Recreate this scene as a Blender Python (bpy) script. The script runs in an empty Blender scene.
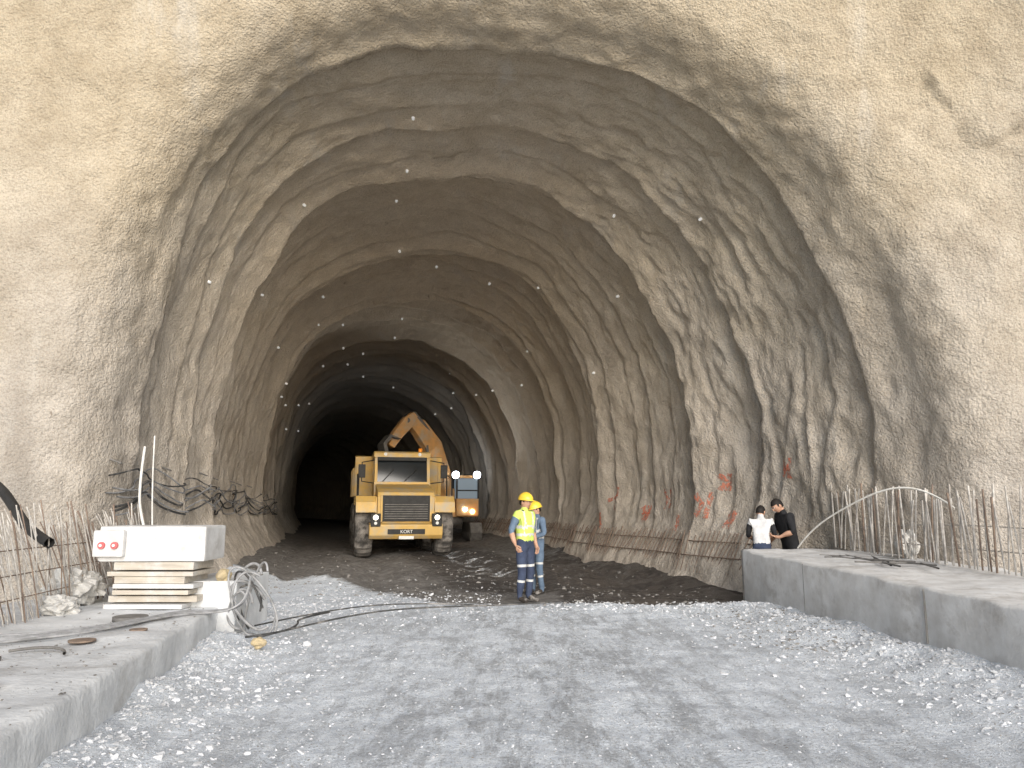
import bpy, bmesh, math, random
import numpy as np
from mathutils import Vector, Matrix, Euler
from mathutils.bvhtree import BVHTree
random.seed(7); RNG=np.random.RandomState(11)
scene=bpy.context.scene
COL=scene.collection
R=math.radians

# ------------------------------------------------------------ noise
_T=RNG.rand(65536).astype(np.float64)*2-1
def vnoise(x,y,z):
    x=np.asarray(x,float);y=np.asarray(y,float);z=np.asarray(z,float)
    x,y,z=np.broadcast_arrays(x,y,z)
    ix=np.floor(x).astype(np.int64);iy=np.floor(y).astype(np.int64);iz=np.floor(z).astype(np.int64)
    fx=x-ix;fy=y-iy;fz=z-iz
    fx=fx*fx*fx*(fx*(fx*6-15)+10);fy=fy*fy*fy*(fy*(fy*6-15)+10);fz=fz*fz*fz*(fz*(fz*6-15)+10)
    def h(a,b,c):
        k=(a*73856093)^(b*19349663)^(c*83492791)
        k=(k^(k>>13))*1274126177
        return _T[(k^(k>>16))&0xffff]
    c00=h(ix,iy,iz)*(1-fx)+h(ix+1,iy,iz)*fx
    c10=h(ix,iy+1,iz)*(1-fx)+h(ix+1,iy+1,iz)*fx
    c01=h(ix,iy,iz+1)*(1-fx)+h(ix+1,iy,iz+1)*fx
    c11=h(ix,iy+1,iz+1)*(1-fx)+h(ix+1,iy+1,iz+1)*fx
    return (c00*(1-fy)+c10*fy)*(1-fz)+(c01*(1-fy)+c11*fy)*fz
def fbm(x,y,z,o=4,g=.5):
    s=0;a=1
    for i in range(o):
        s=s+a*vnoise(x*2**i+i*17.3,y*2**i+i*5.1,z*2**i-i*9.7);a*=g
    return s

# ------------------------------------------------------------ materials
def mat(name,c1,c2=None,scale=4,rough=.9,bump=.3,bscale=30,bdist=.02,metal=0,detail=4,c3=None,s3=1.0,t3=(.5,.65),stretch=None,spec=.3):
    m=bpy.data.materials.new(name);m.use_nodes=True
    nt=m.node_tree;n=nt.nodes;l=nt.links
    b=n['Principled BSDF'];b.inputs['Roughness'].default_value=rough;b.inputs['Metallic'].default_value=metal
    b.inputs['Specular IOR Level'].default_value=spec
    tc=n.new('ShaderNodeTexCoord');vec=tc.outputs['Object']
    if stretch:
        mp=n.new('ShaderNodeMapping');mp.inputs['Scale'].default_value=stretch;l.new(vec,mp.inputs[0]);vec2=mp.outputs[0]
    else: vec2=vec
    if c2 is None:c2=tuple(v*.75 for v in c1)
    nz=n.new('ShaderNodeTexNoise');nz.inputs['Scale'].default_value=scale;nz.inputs['Detail'].default_value=detail;nz.inputs['Roughness'].default_value=.62
    l.new(vec2,nz.inputs[0])
    cr=n.new('ShaderNodeValToRGB');cr.color_ramp.elements[0].position=.36;cr.color_ramp.elements[1].position=.64
    cr.color_ramp.elements[0].color=(*c2,1);cr.color_ramp.elements[1].color=(*c1,1)
    l.new(nz.outputs[0],cr.inputs[0]);out=cr.outputs[0]
    if c3:
        n3=n.new('ShaderNodeTexNoise');n3.inputs['Scale'].default_value=s3;n3.inputs['Detail'].default_value=6;n3.inputs['Roughness'].default_value=.7
        l.new(vec,n3.inputs[0])
        r3=n.new('ShaderNodeValToRGB');r3.color_ramp.elements[0].position=t3[0];r3.color_ramp.elements[1].position=t3[1]
        l.new(n3.outputs[0],r3.inputs[0])
        mx=n.new('ShaderNodeMixRGB');l.new(r3.outputs[0],mx.inputs[0]);l.new(out,mx.inputs[1]);mx.inputs[2].default_value=(*c3,1);out=mx.outputs[0]
    l.new(out,b.inputs['Base Color'])
    if bump>0:
        nb=n.new('ShaderNodeTexNoise');nb.inputs['Scale'].default_value=bscale;nb.inputs['Detail'].default_value=4;l.new(vec,nb.inputs[0])
        bp=n.new('ShaderNodeBump');bp.inputs['Strength'].default_value=bump;bp.inputs['Distance'].default_value=bdist
        l.new(nb.outputs[0],bp.inputs['Height']);l.new(bp.outputs[0],b.inputs['Normal'])
    return m
def emis(name,c,s,base=None):
    m=bpy.data.materials.new(name);m.use_nodes=True
    b=m.node_tree.nodes['Principled BSDF'];b.inputs['Base Color'].default_value=(*(base or c),1)
    b.inputs['Emission Color'].default_value=(*c,1);b.inputs['Emission Strength'].default_value=s
    return m

def shotcrete_mat():
    m=bpy.data.materials.new('shotcrete');m.use_nodes=True
    nt=m.node_tree;n=nt.nodes;l=nt.links
    b=n['Principled BSDF'];b.inputs['Roughness'].default_value=.93;b.inputs['Specular IOR Level'].default_value=.2
    tc=n.new('ShaderNodeTexCoord');o=tc.outputs['Object']
    def noise(scale,detail=5,rough=.6,st=None):
        x=n.new('ShaderNodeTexNoise');x.inputs['Scale'].default_value=scale;x.inputs['Detail'].default_value=detail;x.inputs['Roughness'].default_value=rough
        if st:
            mp=n.new('ShaderNodeMapping');mp.inputs['Scale'].default_value=st;l.new(o,mp.inputs[0]);l.new(mp.outputs[0],x.inputs[0])
        else:l.new(o,x.inputs[0])
        return x.outputs[0]
    def ramp(i,a,bb,ca=(0,0,0),cb=(1,1,1)):
        r=n.new('ShaderNodeValToRGB');r.color_ramp.elements[0].position=a;r.color_ramp.elements[1].position=bb
        r.color_ramp.elements[0].color=(*ca,1);r.color_ramp.elements[1].color=(*cb,1);l.new(i,r.inputs[0]);return r.outputs[0]
    def mix(f,a,bb,bt='MIX',fac=None):
        x=n.new('ShaderNodeMixRGB');x.blend_type=bt
        if f is not None:l.new(f,x.inputs[0])
        if fac is not None:x.inputs[0].default_value=fac
        for i,v in((1,a),(2,bb)):
            if isinstance(v,tuple):x.inputs[i].default_value=(*v,1)
            else:l.new(v,x.inputs[i])
        return x.outputs[0]
    def math_(op,a,bb):
        x=n.new('ShaderNodeMath');x.operation=op
        for i,v in enumerate((a,bb)):
            if isinstance(v,(int,float)):x.inputs[i].default_value=v
            else:l.new(v,x.inputs[i])
        return x.outputs[0]
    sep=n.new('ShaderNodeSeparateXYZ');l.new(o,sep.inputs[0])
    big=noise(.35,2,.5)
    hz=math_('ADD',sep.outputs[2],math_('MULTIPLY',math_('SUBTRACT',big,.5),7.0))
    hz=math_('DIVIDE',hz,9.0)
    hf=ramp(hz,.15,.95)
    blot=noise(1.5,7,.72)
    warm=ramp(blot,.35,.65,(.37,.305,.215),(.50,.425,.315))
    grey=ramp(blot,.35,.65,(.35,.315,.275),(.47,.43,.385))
    c=mix(hf,grey,warm)  # beige dust higher up, with warm ground bounce mixed into the colour
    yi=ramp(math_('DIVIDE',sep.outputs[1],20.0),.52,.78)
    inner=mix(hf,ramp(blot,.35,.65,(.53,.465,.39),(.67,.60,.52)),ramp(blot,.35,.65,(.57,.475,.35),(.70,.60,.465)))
    c=mix(yi,c,inner)  # base colour paler further in, painting extra brightness into the interior
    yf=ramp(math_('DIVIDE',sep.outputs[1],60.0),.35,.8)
    c=mix(yf,c,(.64,.58,.50))  # deep lining lightened in its colour the same way
    sp=ramp(noise(38,2,.6),.38,.55,(.80,.79,.78),(1.04,1.04,1.04))
    c=mix(None,c,sp,'MULTIPLY',.85)
    st=ramp(noise(1.0,5,.65,(2.6,2.6,.35)),.48,.66)
    low=ramp(math_('DIVIDE',sep.outputs[2],6.0),.25,.9,(1,1,1),(0,0,0))
    c=mix(math_('MULTIPLY',math_('MULTIPLY',st,low),.5),c,(.25,.22,.19))
    ef=ramp(noise(.8,5,.65,(1.5,.6,.35)),.58,.72)
    c=mix(math_('MULTIPLY',ef,.35),c,(.62,.59,.54))
    dk=ramp(noise(1.6,8,.75,(1,1,.6)),.65,.71)
    c=mix(math_('MULTIPLY',dk,.6),c,(.16,.12,.08))
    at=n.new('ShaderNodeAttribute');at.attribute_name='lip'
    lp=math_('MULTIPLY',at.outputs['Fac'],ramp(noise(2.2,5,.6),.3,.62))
    c=mix(math_('MULTIPLY',lp,.8),c,(.16,.12,.085))  # soot along the lips, plus the shade behind them painted into the colour
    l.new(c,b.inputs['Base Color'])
    h1=noise(14,4,.65);h2=noise(55,2,.6)
    vo=n.new('ShaderNodeTexVoronoi');vo.inputs['Scale'].default_value=24;vo.feature='F1';l.new(o,vo.inputs[0])
    hh=math_('ADD',math_('MULTIPLY',h1,1.2),math_('MULTIPLY',h2,.5))
    hh=math_('SUBTRACT',hh,math_('MULTIPLY',vo.outputs[0],.4))
    bp=n.new('ShaderNodeBump');bp.inputs['Strength'].default_value=.9;bp.inputs['Distance'].default_value=.045
    l.new(hh,bp.inputs['Height']);l.new(bp.outputs[0],b.inputs['Normal'])
    return m
def ground_mat():
    m=bpy.data.materials.new('ground_gravel');m.use_nodes=True
    nt=m.node_tree;n=nt.nodes;l=nt.links
    b=n['Principled BSDF'];b.inputs['Roughness'].default_value=.95;b.inputs['Specular IOR Level'].default_value=.2
    tc=n.new('ShaderNodeTexCoord');o=tc.outputs['Object']
    def noise(scale,detail=5,rough=.6,st=None,rot=0):
        x=n.new('ShaderNodeTexNoise');x.inputs['Scale'].default_value=scale;x.inputs['Detail'].default_value=detail;x.inputs['Roughness'].default_value=rough
        if st:
            mp=n.new('ShaderNodeMapping');mp.inputs['Scale'].default_value=st;mp.inputs['Rotation'].default_value=(0,0,rot);l.new(o,mp.inputs[0]);l.new(mp.outputs[0],x.inputs[0])
        else:l.new(o,x.inputs[0])
        return x.outputs[0]
    def ramp(i,a,bb,ca=(0,0,0),cb=(1,1,1)):
        r=n.new('ShaderNodeValToRGB');r.color_ramp.elements[0].position=a;r.color_ramp.elements[1].position=bb
        r.color_ramp.elements[0].color=(*ca,1);r.color_ramp.elements[1].color=(*cb,1);l.new(i,r.inputs[0]);return r.outputs[0]
    def mix(f,a,bb):
        x=n.new('ShaderNodeMixRGB');l.new(f,x.inputs[0])
        for i,v in((1,a),(2,bb)):
            if isinstance(v,tuple):x.inputs[i].default_value=(*v,1)
            else:l.new(v,x.inputs[i])
        return x.outputs[0]
    def math_(op,a,bb):
        x=n.new('ShaderNodeMath');x.operation=op
        for i,v in enumerate((a,bb)):
            if isinstance(v,(int,float)):x.inputs[i].default_value=v
            else:l.new(v,x.inputs[i])
        return x.outputs[0]
    pale=ramp(noise(9,8,.8),.38,.58,(.60,.645,.71),(.82,.86,.91))
    wear=ramp(noise(1.3,12,.86,(1.9,.45,1),-.10),.47,.56)
    att=n.new('ShaderNodeAttribute');att.attribute_name='track'
    wear=math_('MULTIPLY',wear,att.outputs['Fac'])
    c=mix(math_('MULTIPLY',wear,.9),pale,ramp(noise(24,6,.8),.33,.66,(.25,.26,.275),(.54,.56,.59)))
    c=mix(ramp(noise(55,3,.7),.57,.66),c,(.34,.345,.35))
    mud=ramp(noise(5,7,.7),.3,.7,(.11,.10,.09),(.28,.265,.25))
    am=n.new('ShaderNodeAttribute');am.attribute_name='mud'
    ff=math_('ADD',am.outputs['Fac'],math_('MULTIPLY',math_('SUBTRACT',noise(1.6,7,.7),.5),1.1))
    c=mix(ramp(ff,.40,.60),c,mud)
    aw=n.new('ShaderNodeAttribute');aw.attribute_name='wet'
    fw=math_('ADD',aw.outputs['Fac'],math_('MULTIPLY',math_('SUBTRACT',noise(2.2,7,.7),.5),.9))
    wf=ramp(fw,.42,.66)
    c=mix(wf,c,ramp(noise(7,6,.7),.3,.7,(.045,.040,.036),(.12,.105,.095)))
    l.new(c,b.inputs['Base Color'])
    pud=ramp(math_('ADD',fw,math_('MULTIPLY',math_('SUBTRACT',noise(1.1,3,.5),.5),1.2)),.80,1.0,(.95,.95,.95),(.35,.35,.35));l.new(pud,b.inputs['Roughness'])
    h=math_('ADD',noise(25,6,.7),math_('MULTIPLY',noise(90,2,.6),.4))
    bp=n.new('ShaderNodeBump');bp.inputs['Strength'].default_value=1.0;bp.inputs['Distance'].default_value=.035
    l.new(h,bp.inputs['Height']);l.new(bp.outputs[0],b.inputs['Normal'])
    return m
def paint_mat():
    m=mat('red_spray_paint',(.70,.19,.11),(.66,.27,.18),9,.85,.3,20,.01)
    nt=m.node_tree;n=nt.nodes;l=nt.links;b=n['Principled BSDF']
    tc=n.new('ShaderNodeTexCoord');x=n.new('ShaderNodeTexNoise');x.inputs['Scale'].default_value=15;x.inputs['Detail'].default_value=6
    l.new(tc.outputs['Object'],x.inputs[0]);r=n.new('ShaderNodeValToRGB');r.color_ramp.elements[0].position=.38;r.color_ramp.elements[1].position=.60
    r.color_ramp.elements[0].color=(.0,.0,.0,1);r.color_ramp.elements[1].color=(.8,.8,.8,1)
    l.new(x.outputs[0],r.inputs[0]);l.new(r.outputs[0],b.inputs['Alpha'])
    return m
M={}
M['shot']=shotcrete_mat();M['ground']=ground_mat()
M['conc']=mat('cast_concrete',(.68,.69,.70),(.52,.53,.54),3,.9,.5,22,.02,c3=(.36,.35,.34),s3=1.4,t3=(.52,.72),detail=7)
M['concW']=mat('cast_concrete_pale',(.66,.66,.66),(.52,.51,.50),4,.9,.4,25,.015,c3=(.38,.36,.34),s3=2.2,t3=(.53,.72),detail=7)
M['hill']=mat('hillside_soil',(.30,.26,.19),(.20,.17,.12),.4,.95,.6,3,.2)
M['stone']=mat('limestone_rubble',(.68,.69,.71),(.44,.445,.455),3,.95,.5,40,.01)
M['stoneD']=mat('dark_rubble',(.30,.285,.265),(.16,.15,.14),3,.95,.5,40,.01)
M['rust']=mat('rusty_rebar',(.27,.20,.15),(.16,.12,.10),14,.85,.3,60,.004)
M['rebar']=mat('rebar_dusty',(.56,.53,.49),(.34,.31,.28),12,.85,.3,60,.004)
M['yel']=mat('dump_truck_yellow',(.70,.45,.13),(.58,.38,.12),3,.5,.1,30,.003,c3=(.48,.41,.30),s3=1.6,t3=(.46,.66),spec=.4,detail=7)
M['ora']=mat('excavator_orange',(.74,.40,.15),(.60,.34,.14),3,.6,.1,30,.003,c3=(.52,.42,.31),s3=1.6,t3=(.48,.68))
M['blk']=mat('black_plastic',(.035,.035,.035),(.02,.02,.02),8,.6,.1,30,.002)
M['tyre']=mat('tyre_rubber',(.09,.085,.08),(.055,.052,.05),5,.9,.4,30,.01,c3=(.27,.25,.23),s3=3,t3=(.43,.6))
M['steel']=mat('dirty_steel',(.20,.19,.18),(.12,.115,.11),6,.7,.2,30,.005)
M['glass']=mat('cab_glass',(.02,.025,.03),(.015,.018,.02),2,.08,0,spec=.6)
M['glassD']=emis('lit_cab_glass',(.55,.72,.85),.22,(.06,.07,.08))
M['lens']=emis('headlamp_lens',(.95,.90,.75),2.2)  # shine on the lenses put in as emission
M['rim']=mat('wheel_rim',(.50,.30,.06),(.3,.2,.06),5,.7,.2,20,.005,c3=(.2,.17,.13),s3=3)
M['skin']=mat('skin',(.50,.30,.21),(.44,.25,.17),20,.6,.05,60,.001)
M['hair']=mat('dark_hair',(.018,.014,.012),(.01,.008,.007),60,.7,.5,120,.004)
M['hivis']=mat('hi_vis_yellow',(.62,.74,.16),(.50,.62,.13),8,.8,.5,14,.012)
M['refl']=mat('reflective_tape',(.62,.62,.60),(.5,.5,.5),20,.45,0)
M['navy']=mat('navy_workwear',(.05,.065,.11),(.035,.045,.08),9,.9,.6,14,.012)
M['bluegrey']=mat('blue_grey_workwear',(.13,.18,.25),(.09,.13,.19),9,.9,.6,14,.012)
M['boot']=mat('work_boot',(.05,.04,.035),(.03,.025,.02),12,.8,.3,30,.004,c3=(.3,.28,.26),s3=8)
M['helmet']=mat('helmet_yellow',(.80,.55,.05),(.74,.49,.05),6,.35,0,spec=.5)
M['white']=mat('white_cloth',(.66,.66,.66),(.50,.50,.51),9,.9,.6,14,.012)
M['sack']=mat('dusty_sack',(.60,.59,.57),(.44,.43,.41),5,.9,.8,10,.03)
M['black']=mat('black_cloth',(.025,.025,.028),(.015,.015,.017),9,.9,.6,14,.012)
M['eye']=mat('eye_white',(.7,.7,.68),(.65,.65,.6),9,.3,0)
M['lip']=mat('lips',(.36,.15,.12),(.3,.12,.1),9,.5,0)
M['cab_dk']=mat('cable_dark',(.08,.08,.08),(.045,.045,.045),9,.7,.1,30,.003,c3=(.3,.28,.26),s3=2)
M['cab_gr']=mat('cable_grey',(.36,.36,.37),(.20,.20,.20),9,.7,.1,30,.003)
M['cab_wh']=mat('hose_white',(.70,.69,.66),(.56,.54,.5),9,.7,.1,30,.003)
M['pipe']=mat('black_hose',(.03,.03,.03),(.02,.02,.02),9,.6,.2,30,.005)
M['wood']=mat('timber_board',(.52,.47,.40),(.38,.34,.29),2,.85,.4,10,.008,stretch=(1,12,12),c3=(.54,.53,.51),s3=2)
M['red']=paint_mat()
M['redp']=mat('red_plastic',(.55,.14,.14),(.45,.11,.11),14,.5,0)
M['dot']=mat('anchor_plate_white',(.80,.80,.77),(.66,.66,.64),14,.6,0)
M['bolt']=emis('reflector_target',(1,.98,.94),.22,(.85,.85,.83))  # faint emission stands in for light reflected by the targets
M['soil']=mat('soil_load',(.20,.18,.16),(.11,.10,.09),4,.95,.8,12,.05)

# ------------------------------------------------------------ mesh helpers
def newobj(name,me,mats=(),parent=None,smooth=False):
    ob=bpy.data.objects.new(name,me);COL.objects.link(ob)
    for m in mats:me.materials.append(m)
    if parent:ob.parent=parent
    if smooth:me.polygons.foreach_set('use_smooth',[True]*len(me.polygons))
    return ob
def empty(name,loc=(0,0,0),rz=0,sc=1):
    e=bpy.data.objects.new(name,None);COL.objects.link(e);e.location=loc;e.rotation_euler=(0,0,rz);e.scale=(sc,sc,sc);return e
def bm_obj(name,bm,m,parent=None,smooth=False):
    bmesh.ops.recalc_face_normals(bm,faces=bm.faces)
    me=bpy.data.meshes.new(name);bm.to_mesh(me);bm.free()
    return newobj(name,me,[m] if not isinstance(m,(list,tuple)) else m,parent,smooth)
def box(name,lo,hi,m,parent=None,bev=.01,rot=None):
    bm=bmesh.new();bmesh.ops.create_cube(bm,size=1)
    lo=Vector(lo);hi=Vector(hi);c=(lo+hi)/2;s=hi-lo
    bmesh.ops.scale(bm,vec=s,verts=bm.verts)
    if bev>0:bmesh.ops.bevel(bm,geom=list(bm.edges),offset=min(bev,min(s)*.3),segments=2,affect='EDGES',profile=.7)
    if rot:bmesh.ops.rotate(bm,cent=(0,0,0),matrix=Euler(rot).to_matrix(),verts=bm.verts)
    bmesh.ops.translate(bm,vec=c,verts=bm.verts)
    return bm_obj(name,bm,m,parent)
def prism(name,prof,x0,x1,m,parent=None,bev=.02,inset=0):
    bm=bmesh.new()
    a=[bm.verts.new((x0,y,z)) for y,z in prof];b=[bm.verts.new((x1,y,z)) for y,z in prof]
    bm.faces.new(a);bm.faces.new(b[::-1])
    k=len(prof)
    for i in range(k):bm.faces.new((a[i],b[i],b[(i+1)%k],a[(i+1)%k]))
    bmesh.ops.recalc_face_normals(bm,faces=bm.faces)
    if bev>0:bmesh.ops.bevel(bm,geom=list(bm.edges),offset=bev,segments=2,affect='EDGES',profile=.7)
    return bm_obj(name,bm,m,parent)
def cyl(name,p,q,r,m,parent=None,seg=20,r2=None,smooth=True):
    p=Vector(p);q=Vector(q);d=q-p
    bm=bmesh.new();bmesh.ops.create_cone(bm,cap_ends=True,segments=seg,radius1=r,radius2=r if r2 is None else r2,depth=d.length)
    bmesh.ops.transform(bm,matrix=Matrix.Translation((p+q)/2)@d.to_track_quat('Z','Y').to_matrix().to_4x4(),verts=bm.verts)
    o=bm_obj(name,bm,m,parent)
    for f in o.data.polygons:f.use_smooth=len(f.vertices)==4
    return o
def ell(name,c,r,m,parent=None,seg=16,rot=None):
    bm=bmesh.new();bmesh.ops.create_uvsphere(bm,u_segments=seg,v_segments=seg//2+2,radius=1)
    bmesh.ops.scale(bm,vec=r,verts=bm.verts)
    if rot:bmesh.ops.rotate(bm,cent=(0,0,0),matrix=Euler(rot).to_matrix(),verts=bm.verts)
    bmesh.ops.translate(bm,vec=c,verts=bm.verts)
    return bm_obj(name,bm,m,parent,True)
def cable(name,lines,m,parent=None,smooth=True):
    cu=bpy.data.curves.new(name,'CURVE');cu.dimensions='3D';cu.bevel_depth=1.0;cu.bevel_resolution=2
    for pts,r in lines:
        if smooth and len(pts)>2:
            sp=cu.splines.new('NURBS');sp.points.add(len(pts)-1)
            for i,p in enumerate(pts):sp.points[i].co=(*p,1);sp.points[i].radius=r
            sp.order_u=3;sp.use_endpoint_u=True;sp.resolution_u=5
        else:
            sp=cu.splines.new('POLY');sp.points.add(len(pts)-1)
            for i,p in enumerate(pts):sp.points[i].co=(*p,1);sp.points[i].radius=r
    ob=bpy.data.objects.new(name,cu);COL.objects.link(ob);cu.materials.append(m)
    if parent:ob.parent=parent
    return ob
def grid_mesh(name,P,m,attrs=None,parent=None):
    nr,nc=P.shape[:2]
    me=bpy.data.meshes.new(name)
    idx=np.arange(nr*nc).reshape(nr,nc)
    q=np.stack([idx[:-1,:-1],idx[:-1,1:],idx[1:,1:],idx[1:,:-1]],-1).reshape(-1,4)
    me.vertices.add(nr*nc);me.vertices.foreach_set('co',P.reshape(-1).astype(np.float32))
    me.loops.add(q.size);me.loops.foreach_set('vertex_index',q.reshape(-1).astype(np.int32))
    me.polygons.add(len(q));me.polygons.foreach_set('loop_start',np.arange(0,q.size,4,dtype=np.int32))
    me.update(calc_edges=True)
    me.polygons.foreach_set('use_smooth',np.ones(len(q),bool))
    for k,v in (attrs or {}).items():
        a=me.attributes.new(k,'FLOAT','POINT');a.data.foreach_set('value',v.reshape(-1).astype(np.float32))
    ob=newobj(name,me,[m],parent)
    return ob,q

# ------------------------------------------------------------ tunnel
# station: Y, crown X, half width left, right, crown height, exponents
ST=np.array([
[ 12.0,-.8 ,5.45,7.2 ,9.8, 2.6,2.15],
[ 17.0,-1.5,5.35,6.0 ,9.7, 2.5,2.2],
[ 22.0,-2.55,5.6,5.4 ,9.55,2.4,2.3],
[ 27.0,-3.9,5.2 ,6.0 ,9.4, 2.3,2.2],
[ 33.6,-5.7,5.2 ,6.3 ,9.4, 2.3,2.2],
[ 43.8,-8.2,5.2 ,6.5 ,9.4, 2.3,2.2],
[ 56.0,-11.4,5.1,6.4 ,9.4, 2.3,2.2],
[ 78.0,-17.3,5.0,6.2 ,9.4, 2.3,2.2],
[110.0,-30.0,5.5,5.8 ,9.4, 2.3,2.2],
[140.0,-48.0,5.5,5.8 ,9.4, 2.3,2.2]])
def st(Y,k): return np.interp(Y,ST[:,0],ST[:,k])
ZS=2.0
def section(cx,aL,aR,H,nL,nR,N,e=0,foot=1.0):
    t=np.linspace(0,np.pi,900)
    c=np.cos(t);s=np.sin(t)
    n=np.where(c>0,nR,nL);a=np.where(c>0,aR,aL)
    x=cx+np.sign(c)*a*np.abs(c)**(2/n);z=ZS+(H-ZS)*np.abs(s)**(2/n)
    zz=np.array([-.8,-.3,0,.35,.7,.95,1.3,1.7]);ins=np.array([1.3,1.05,.85,.68,.45,.28,.12,.03])
    ins=ins*foot
    xr=cx+aR-ins;xl=cx-aL+ins
    X=np.concatenate([xr,x,xl[::-1]]);Z=np.concatenate([zz,z,zz[::-1]])
    d=np.concatenate([[0],np.cumsum(np.hypot(np.diff(X),np.diff(Z)))]);u=np.linspace(0,d[-1],N)
    return np.interp(u,d,X),np.interp(u,d,Z)
path=np.array([(11,7.6),(7,9.3),(4.5,10.1),(3,10.5),(1.8,10.8),(1.0,11.0),(.50,11.2),(.22,11.5),(.05,11.95),(0,12.5)])
dd=np.concatenate([[0],np.cumsum(np.hypot(np.diff(path[:,0]),np.diff(path[:,1])))])
uu=np.arange(0,dd[-1],.055)
pe=np.interp(uu,dd,path[:,0]);pY=np.interp(uu,dd,path[:,1])
k=np.hanning(13);k/=k.sum()
pe=np.convolve(np.pad(pe,6,'edge'),k,'valid');pY=np.convolve(np.pad(pY,6,'edge'),k,'valid')
tY=np.concatenate([np.arange(12.55,19,.05),np.arange(19,27,.06),np.arange(27,40,.09),np.arange(40,62,.16),np.arange(62,140,.5)])
rowY=np.concatenate([pY,tY]);rowE=np.concatenate([pe,np.zeros(len(tY))])
N=480
P=np.zeros((len(rowY),N,3))
for i,(Y,e) in enumerate(zip(rowY,rowE)):
    Yc=max(Y,12.0) if e>0 else Y
    foot=min(1,max(0,(Y-14.35)/.6))
    x,z=section(st(Yc,1),st(Yc,2)+e,st(Yc,3)+e,st(Yc,4)+e*.95,st(Yc,5),st(Yc,6),N,e,foot)
    P[i,:,0]=x;P[i,:,2]=z;P[i,:,1]=Y
dR=np.gradient(P,axis=0);dC=np.gradient(P,axis=1)
Nn=np.cross(dC,dR);Nn/=np.linalg.norm(Nn,axis=2,keepdims=True)+1e-9
ctr=np.stack([st(np.maximum(rowY,12),1),rowY-3.0*(rowE>0),np.full(len(rowY),3.)],-1)[:,None,:]
if np.mean(np.sum(Nn*(ctr-P),axis=2))<0:Nn=-Nn
X,Y_,Z_=P[...,0],P[...,1],P[...,2]
u=np.linspace(0,1,N)[None,:]*np.ones((len(rowY),1))
inn=np.clip((Y_-11.8)/.6,0,1)
lowfade=np.clip((Z_-.4)/1.2,.12,1)
def saw(B,amp,warped,w0,key):
    """excavation rounds: the lining creeps inward to a lip, then steps out again"""
    B=np.array(B);amp=np.array(amp)
    ii=np.clip(np.searchsorted(B,warped)-1,-1,len(B)-2);i0=np.maximum(ii,0)
    ph=np.clip((warped-B[i0])/(B[i0+1]-B[i0]),0,1);dist=np.maximum(warped-B[i0],0)
    A0=amp[i0];A1=amp[i0+1]
    m0=.55+.45*np.clip(fbm(u*7,i0*3.7+key,0*u,2)+.5,0,1.2);m1=.55+.45*np.clip(fbm(u*7,(i0+1)*3.7+key,0*u,2)+.5,0,1.2)
    w=np.clip(dist/w0,0,1);w=w*w*(3-2*w)
    before=A0*m0*.5
    after=-A0*m0*.5*(1-ph)**1.3+A1*m1*.5*ph**2.2
    s=before*(1-w)+after*w
    first=np.clip(1-(B[0]-warped)/1.2,0,1)**2*amp[0]*.5*(.55+.45*np.clip(fbm(u*7,0*i0+key,0*u,2)+.5,0,1.2))
    s=np.where(ii<0,first,s)
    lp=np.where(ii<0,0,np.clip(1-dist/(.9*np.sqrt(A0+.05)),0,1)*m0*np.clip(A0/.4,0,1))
    return s,lp
wob=.32*fbm(u*5,Y_*.10,0*u,3)
wob2=.28*fbm(u*9+3,Y_*.12,0*u,3)
BM=[12.8,15.3,17.2,22.1,24.4,27.1,30.2,33.6,37.0,40.5,44,48,52,56,60.5,65,70,75,80,86,92,98,104,110,116,122,128,134,141]
AM=[.20,.26,.55,.85,.30,.80,.42,.72,.45,.6,.55,.6,.55,.6]+[.6]*20
s1,l1=saw(BM,AM[:len(BM)],Y_+wob,.14,0)
Bm=[13.6];
while Bm[-1]<141:Bm.append(Bm[-1]+.75+.5*random.random())
Am=[random.choice([.06,.09,.13,.17]) for _ in Bm]
s2,l2=saw(Bm,Am,Y_+wob+wob2,.12,5)
sw=(s1+s2)*inn*lowfade
big=.13*fbm(X*.40,Y_*.5,Z_*.40,2)
near=np.clip((24-Y_)/8,.25,1)
med=.05*fbm(X*1.3+9,Y_*1.5,Z_*1.1,3)
sml=.024*fbm(X*4,Y_*4,Z_*4,4)
wallR=np.clip((X-st(Y_,1)-1.5)/2.5,0,1)
fold=np.abs(fbm(X*1.8+3,Y_*2.6,Z_*1.1,3));fold=.10*(.5-fold)*np.clip((Y_-11.6)/1.2,0,1)*near*(.4+.6*wallR)
def ledge(x0,z0,x1,z1,h,fall):
    dx,dz=x1-x0,z1-z0;ln=math.hypot(dx,dz);dx/=ln;dz/=ln
    al=(X-x0)*dx+(Z_-z0)*dz;pe_=-(X-x0)*dz+(Z_-z0)*dx+.06*fbm(X*3,Z_*3,0*X,3)
    win=np.clip(np.minimum(al,ln-al)/.25+.2,0,1)*(Y_<11.6)
    return h*win*np.where(pe_>0,np.exp(-pe_/fall),np.clip(1+pe_/.05,0,1))
face_ext=ledge(6.35,8.25,6.75,7.55,.12,.35)+ledge(7.0,7.0,8.6,7.6,.15,.6)+ledge(-6.9,8.2,-6.1,7.9,.05,.4)
disp=sw+big*(.5+.5*inn)+med*(.5+.3*inn*near)+sml+fold*lowfade+face_ext
Pd=P+Nn*disp[...,None]
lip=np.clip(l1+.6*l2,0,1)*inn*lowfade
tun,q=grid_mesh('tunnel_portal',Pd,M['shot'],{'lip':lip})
bm=bmesh.new()
vs=[bm.verts.new(p) for p in Pd[-1][::6]]
bm.faces.new(vs);fo=bm_obj('tunnel_face',bm,M['shot'])
bvh=BVHTree.FromPolygons([tuple(v) for v in Pd.reshape(-1,3)],[tuple(a) for a in q.tolist()])
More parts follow.
